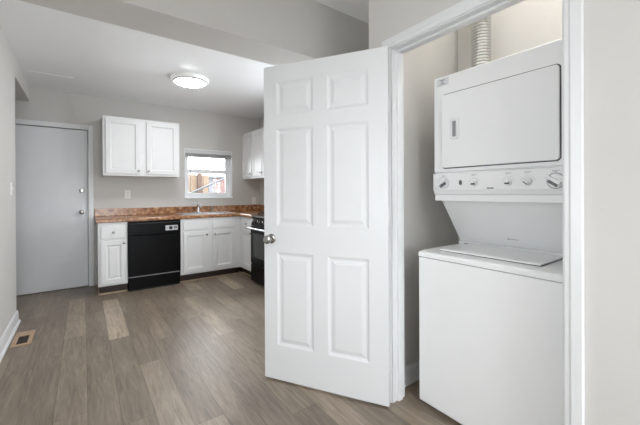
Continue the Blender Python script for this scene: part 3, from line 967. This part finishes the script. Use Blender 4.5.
bt = thing('closet_bulb', 'bare round bulb in a white holder on the laundry closet ceiling', 'light bulb', (1.72, 0.72, ZL))
obj('bulb_holder', lathe(bmesh.new(), [(0.055, 0), (0.055, -0.012), (0.025, -0.03), (0.022, -0.05), (0, -0.05)], (1.72, 0.72, ZL), (0, 0, 1), 24), M_TRIM, bt, smooth=True)
obj('bulb', lathe(bmesh.new(), [(0.014, -0.051), (0.018, -0.06), (0.034, -0.085), (0.042, -0.11), (0.036, -0.138), (0.018, -0.152), (0, -0.155)], (1.72, 0.72, ZL), (0, 0, 1), 24), M_LENS3, bt, smooth=True)

# ------------------------------------------------------------ outlets and switch
def plate(name, label, cat, loc, axis):
    t = thing(name, label, cat, loc)
    x, y, z = loc
    if axis == 'y':
        box('cover_plate', (x - 0.036, x + 0.036, y - 0.006, y - 0.0003, z - 0.058, z + 0.058), M_PLATE, t, 0.002)
    else:
        box('cover_plate', (x + 0.0003, x + 0.006, y - 0.036, y + 0.036, z - 0.058, z + 0.058), M_PLATE, t, 0.002)
    return t


def outlet(label, x, y, z):
    t = plate('wall_outlet', label, 'outlet', (x, y, z), 'y')
    for s in (-1, 1):
        so = box('socket', (x - 0.014, x + 0.014, y - 0.0078, y - 0.0061, z + s * 0.024 - 0.014, z + s * 0.024 + 0.014), M_PLATE, t, 0.002)
        boxes('slots', [(x - 0.008, x - 0.005, y - 0.0083, y - 0.0079, z + s * 0.024 - 0.004, z + s * 0.024 + 0.007), (x + 0.005, x + 0.008, y - 0.0083, y - 0.0079, z + s * 0.024 - 0.004, z + s * 0.024 + 0.007)], M_DARK, so)


outlet('white duplex outlet on the wall below the left wall cabinet', 0.497, V_BACK, 1.205)
outlet('white duplex outlet on the wall above the counter, right of the window', 2.40, V_BACK, 1.090)
t = plate('light_switch', 'white toggle light switch on the left wall near its far end', 'light switch', (U_L, 3.93, 1.265), 'x')
box('toggle', (U_L + 0.0061, U_L + 0.016, 3.925, 3.935, 1.255, 1.28), M_PLATE, t, 0.001)

# ------------------------------------------------------------ floor register
rg = thing('floor_register', 'tan wooden floor register with dark slots beside the left wall', 'floor vent', (-0.425, 3.68, 0))
rx0, rx1, ry0, ry1 = -0.477, -0.352, 3.515, 3.84
boxes('frame', [(rx0, rx0 + 0.028, ry0, ry1, 0.0005, 0.008), (rx1 - 0.028, rx1, ry0, ry1, 0.0005, 0.008), (rx0 + 0.028, rx1 - 0.028, ry0, ry0 + 0.03, 0.0005, 0.008), (rx0 + 0.028, rx1 - 0.028, ry1 - 0.11, ry1, 0.0005, 0.008)], M_REG, rg, 0.001)
box('duct_opening', (rx0 + 0.028, rx1 - 0.028, ry0 + 0.03, ry1 - 0.11, 0.0005, 0.002), M_TOE, rg)
for k in range(4):
    x = rx0 + 0.035 + k * 0.016
    box('slat', (x, x + 0.004, ry0 + 0.03, ry1 - 0.11, 0.0022, 0.007), M_TOE, rg)

# ------------------------------------------------------------ stacked laundry centre
A0, A1 = 0.472, 1.180               # v range
WF, DF = 1.567, 1.722               # washer and dryer front planes
BK = 2.262
ld = thing('stacked_washer_dryer', 'white stacked washer and dryer unit inside the laundry closet', 'washer and dryer', (1.9, 0.84, 0))
ws = box('washer_cabinet', (WF, BK, A0, A1, 0.022, 0.8475), M_APPL, ld, 0.006)
for x in (WF + 0.06, BK - 0.06):
    for y in (A0 + 0.05, A1 - 0.05):
        obj('foot', lathe(bmesh.new(), [(0.02, 0), (0.02, 0.012), (0.008, 0.014), (0.008, 0.022)], (x, y, 0), (0, 0, 1), 14), M_DARK, ld)
box('seam_strip', (WF + 0.004, BK - 0.01, A0 + 0.004, A1 - 0.004, 0.8476, 0.8505), M_GREYP, ld)  # grey strip along the seam between cabinet and top
bm = bmesh.new()
prism(bm, [(WF - 0.003, 0.851), (WF - 0.003, 0.873), (WF + 0.006, 0.880), (WF + 0.05, 0.883), (BK, 0.883), (BK, 0.851)], 'y', A0, A1)
tp = obj('washer_top', bm, M_APPL, ld, 0.003)
box('rear_ledge', (1.985, BK, A0, A1, 0.8833, 0.902), M_APPL, ld, 0.003)
bm = bmesh.new()
l0, l1 = 0.590, 1.105
prism(bm, [(1.655, 0.8865), (1.658, 0.892), (1.668, 0.8945), (1.965, 0.8945), (1.972, 0.892), (1.972, 0.8865)], 'y', l0, l1)
lid = obj('lid', bm, M_APPL, ld, 0.003)
boxes('lid_gap_shade', [(1.658, 1.972, l0 + 0.002, l1 - 0.004, 0.8833, 0.8864)], M_DARK, ld)  # dark slab stands in for the shade under the lid
boxes('lid_hinge', [(1.955, 1.985, l1 + 0.003, l1 + 0.018, 0.8833, 0.894)], M_GREYP, ld, 0.001)
# dryer support with slanted front
bm = bmesh.new()
prism(bm, [(1.795, 1.168), (2.000, 0.9022), (BK, 0.9022), (BK, 1.168)], 'y', A0 + 0.004, A1 - 0.004)
sl = obj('slanted_panel', bm, M_APPL, ld, 0.002)
sd = Vector((2.0 - 1.795, 0, 0.9022 - 1.168)).normalized()
sn = Vector((sd.z, 0, -sd.x))
if sn.x > 0: sn = -sn
# small maker's mark on the slanted panel
bm = bmesh.new()
for k, (dv, wv, hz) in enumerate(((0.026, 0.010, 0.005), (0.013, 0.008, 0.003), (0.002, 0.010, 0.003), (-0.011, 0.009, 0.003), (-0.022, 0.006, 0.003))):
    c0 = Vector((1.795, 0.835 + dv, 1.168)) + sd * 0.275 + sn * 0.0006
    q = [c0 + Vector((0, wv / 2, 0)) - sd * hz, c0 - Vector((0, wv / 2, 0)) - sd * hz, c0 - Vector((0, wv / 2, 0)) + sd * hz, c0 + Vector((0, wv / 2, 0)) + sd * hz]
    bm.faces.new([bm.verts.new(p) for p in q])
obj('maker_mark', bm, M_MARK, sl)
obj('screw', lathe(bmesh.new(), [(0.004, 0), (0.003, 0.003), (0, 0.0035)], Vector((1.80, A1 - 0.016, 1.160)) + sn * 0.0, sn, 10), M_GREYP, sl)

# dryer cabinet
bm = bmesh.new()
prism(bm, [(DF + 0.010, 1.170), (DF + 0.010, 1.3375), (DF, 1.3376), (DF, 1.899), (DF + 0.006, 1.905), (BK, 1.905), (BK, 1.170)], 'y', A0, A1)
dc = obj('dryer_cabinet', bm, M_APPL, ld, 0.004)
# control panel with lower lip
bm = bmesh.new()
prism(bm, [(DF + 0.0095, 1.333), (DF - 0.008, 1.331), (DF - 0.010, 1.325), (DF - 0.010, 1.232), (DF - 0.004, 1.226), (DF + 0.003, 1.207), (DF + 0.009, 1.207)], 'y', A0 - 0.001, A1 + 0.001)
pn = obj('control_panel', bm, M_APPL2, ld, 0.003)
bm = bmesh.new()
prism(bm, [(DF + 0.004, 1.206), (DF + 0.070, 1.172), (DF + 0.090, 1.1695), (DF + 0.0095, 1.1695), (DF + 0.009, 1.206)], 'y', A0, A1)
obj('lower_lip', bm, M_APPL, ld)
PU = DF - 0.0102
def pts_ring(r, n0, n1, n):
    return [(r * math.cos(math.radians(n0 + (n1 - n0) * k / (n - 1))), r * math.sin(math.radians(n0 + (n1 - n0) * k / (n - 1)))) for k in range(n)]


def dial(v, z, r, ring, grip_ang):
    d_ = obj('dial', lathe(bmesh.new(), [(r, 0), (r, 0.005), (r * 0.93, 0.008), (r * 0.68, 0.009), (r * 0.64, 0.014), (0, 0.014)], (PU, v, z), AR, 28), M_APPL2, pn, smooth=True)
    if ring:
        lathe_bm = lathe(bmesh.new(), [(r * 1.03, 0), (r * 1.03, 0.0012), (r * 1.16, 0.0012), (r * 1.16, 0)], (PU, v, z), AR, 32)
        obj('dial_ring', lathe_bm, M_MARK if ring > 1 else M_STICK, d_)
    # white grip bar; its dark grey side also stands in for shadow beneath
    ca, sa = math.cos(math.radians(grip_ang)), math.sin(math.radians(grip_ang))
    def bar(off, w_, n0, n1, L_):
        bm = bmesh.new()
        q = []
        for nn_ in (n0, n1):
            for a, b in ((-L_, off - w_), (L_, off - w_), (L_, off + w_), (-L_, off + w_)):
                q.append(bm.verts.new((PU - nn_, v + a * ca - b * sa, z + a * sa + b * ca)))
        for f in ((0, 1, 2, 3), (4, 5, 6, 7), (0, 1, 5, 4), (1, 2, 6, 5), (2, 3, 7, 6), (3, 0, 4, 7)):
            bm.faces.new([q[i] for i in f])
        return bm
    obj('grip', bar(r * 0.06, r * 0.22, 0.014, 0.034, r * 0.85), M_APPL2, d_, 0.001)
    obj('grip_side_shade', bar(-r * 0.40, r * 0.24, 0.014, 0.020, r * 0.66), M_SHOEG, d_, 0.001)


dial(1.110, 1.272, 0.030, 1, -30)
dial(0.926, 1.270, 0.0165, 1, 0)
dial(0.752, 1.269, 0.0165, 1, 0)
dial(0.664, 1.269, 0.0185, 1, 40)
dial(0.550, 1.269, 0.032, 2, 35)
bm = bmesh.new()
prism(bm, [(1.003 + 0.0075 * math.cos(t * PI / 8), 1.273 + 0.014 * math.sin(t * PI / 8)) for t in range(16)], 'x', PU - 0.009, PU - 0.0001)
obj('start_button', bm, M_SHOEG, pn, 0.002)
# printed dial markings: short strokes of print round each dial, and the small dark badge
def stroke(bm, v, z, w_, h_):
    bm.faces.new([bm.verts.new((PU - 0.0004, v + a, z + b)) for a, b in ((-w_ / 2, -h_ / 2), (w_ / 2, -h_ / 2), (w_ / 2, h_ / 2), (-w_ / 2, h_ / 2))])
for v, r in ((1.110, 0.043), (0.926, 0.029), (0.752, 0.029), (0.664, 0.031), (0.550, 0.046)):
    bm = bmesh.new()
    for k in range(7):
        a = math.radians(20 + k * 23.3)
        stroke(bm, v + r * math.cos(a), 1.270 + r * 0.9 * math.sin(a), 0.006, 0.0016)
    stroke(bm, v, 1.315, 0.03, 0.0026)
    stroke(bm, v + 0.005, 1.310, 0.018, 0.0016)
    obj('dial_markings', bm, M_MARK, pn)
bm = bmesh.new()
for k in range(7):
    stroke(bm, 0.857 - k * 0.0052, 1.240, 0.0046, 0.0065)
bd = obj('badge', bm, M_SHOEG, pn)
# dryer door
dv0, dv1, dz0, dz1 = 0.536, 1.121, 1.362, 1.789
bm = bmesh.new()
ring_o = rect_round(dv0 - 0.004, dv1 + 0.004, dz0 - 0.005, dz1 + 0.006, 0.020)
prism(bm, ring_o, 'x', DF - 0.0012, DF - 0.0001)
obj('door_gap_shade', bm, M_DARK, ld)  # dark sheet stands in for shade in the gap round the door
bm = bmesh.new()
outer = rect_round(dv0, dv1, dz0, dz1, 0.017)
hx0, hx1, hz0, hz1 = 1.012, 1.062, 1.524, 1.636
prism(bm, outer, 'x', DF - 0.014, DF - 0.0014)
ddoor = obj('dryer_door', bm, M_APPL, ld, 0.004, seg=3)
bm = bmesh.new()
rim = rect_round(hx0, hx1, hz0, hz1, 0.010)
inn = rect_round(hx0 + 0.010, hx1 - 0.010, hz0 + 0.012, hz1 - 0.010, 0.006)
F0 = DF - 0.0148
prism_bm = prism(bmesh.new(), rect_round(hx0 - 0.003, hx1 + 0.003, hz0 - 0.003, hz1 + 0.003, 0.012), 'x', DF - 0.0147, DF - 0.0141)
obj('handle_gap_outline', prism_bm, M_STICK, ddoor)  # thin grey outline stands in for the shaded gap round the handle
A = [bm.verts.new((F0, *p)) for p in rim]
B_ = [bm.verts.new((F0 - 0.004, p[0] * 0.94 + 0.06 * 1.037, p[1] * 0.97 + 0.03 * 1.58)) for p in rim]
D_ = [bm.verts.new((F0 - 0.004, *p)) for p in inn]
E_ = [bm.verts.new((F0 - 0.0004, *p)) for p in inn]
n = len(rim)
for i in range(n):
    j = (i + 1) % n
    bm.faces.new((A[i], A[j], B_[j], B_[i])); bm.faces.new((B_[i], B_[j], D_[j], D_[i])); bm.faces.new((D_[i], D_[j], E_[j], E_[i]))
bm.faces.new(E_)
hd = obj('door_handle', bm, M_APPL2, ddoor)
box('finger_recess_shade', (F0 - 0.0020, F0 - 0.0005, 1.030, 1.050, 1.537, 1.625), M_GREYP, hd)  # grey plate stands in for shade inside the finger hollow
# sticker with an hourglass-shaped mark
bm = bmesh.new()
SUx = DF - 0.0006
bm.faces.new([bm.verts.new((SUx, *p)) for p in ((1.158, 1.848), (1.082, 1.848), (1.082, 1.893), (1.158, 1.893))])
stk = obj('sticker', bm, M_STICK, ld)
bm = bmesh.new()
for tri in (((1.146, 1.886), (1.100, 1.886), (1.123, 1.872)), ((1.123, 1.872), (1.142, 1.860), (1.104, 1.860))):
    bm.faces.new([bm.verts.new((SUx - 0.0006, *p)) for p in tri])
bm.faces.new([bm.verts.new((SUx - 0.0006, *p)) for p in ((1.150, 1.853), (1.096, 1.853), (1.096, 1.856), (1.150, 1.856))])
obj('sticker_mark', bm, M_MARK, stk)

# ------------------------------------------------------------ dryer vent duct
bm = bmesh.new()
prof = []
z = 1.906
k = 0
while z < ZL - 0.002:
    prof.append((0.0600 if k % 2 else 0.0530, z))
    z += 0.0095
    k += 1
lathe(bm, prof, (2.095, 1.085, 0), (0, 0, 1), 32)
o = obj('vent_duct', bm, M_FOIL)
tag(o, 'ribbed silver foil vent duct rising from the top of the dryer', 'duct')
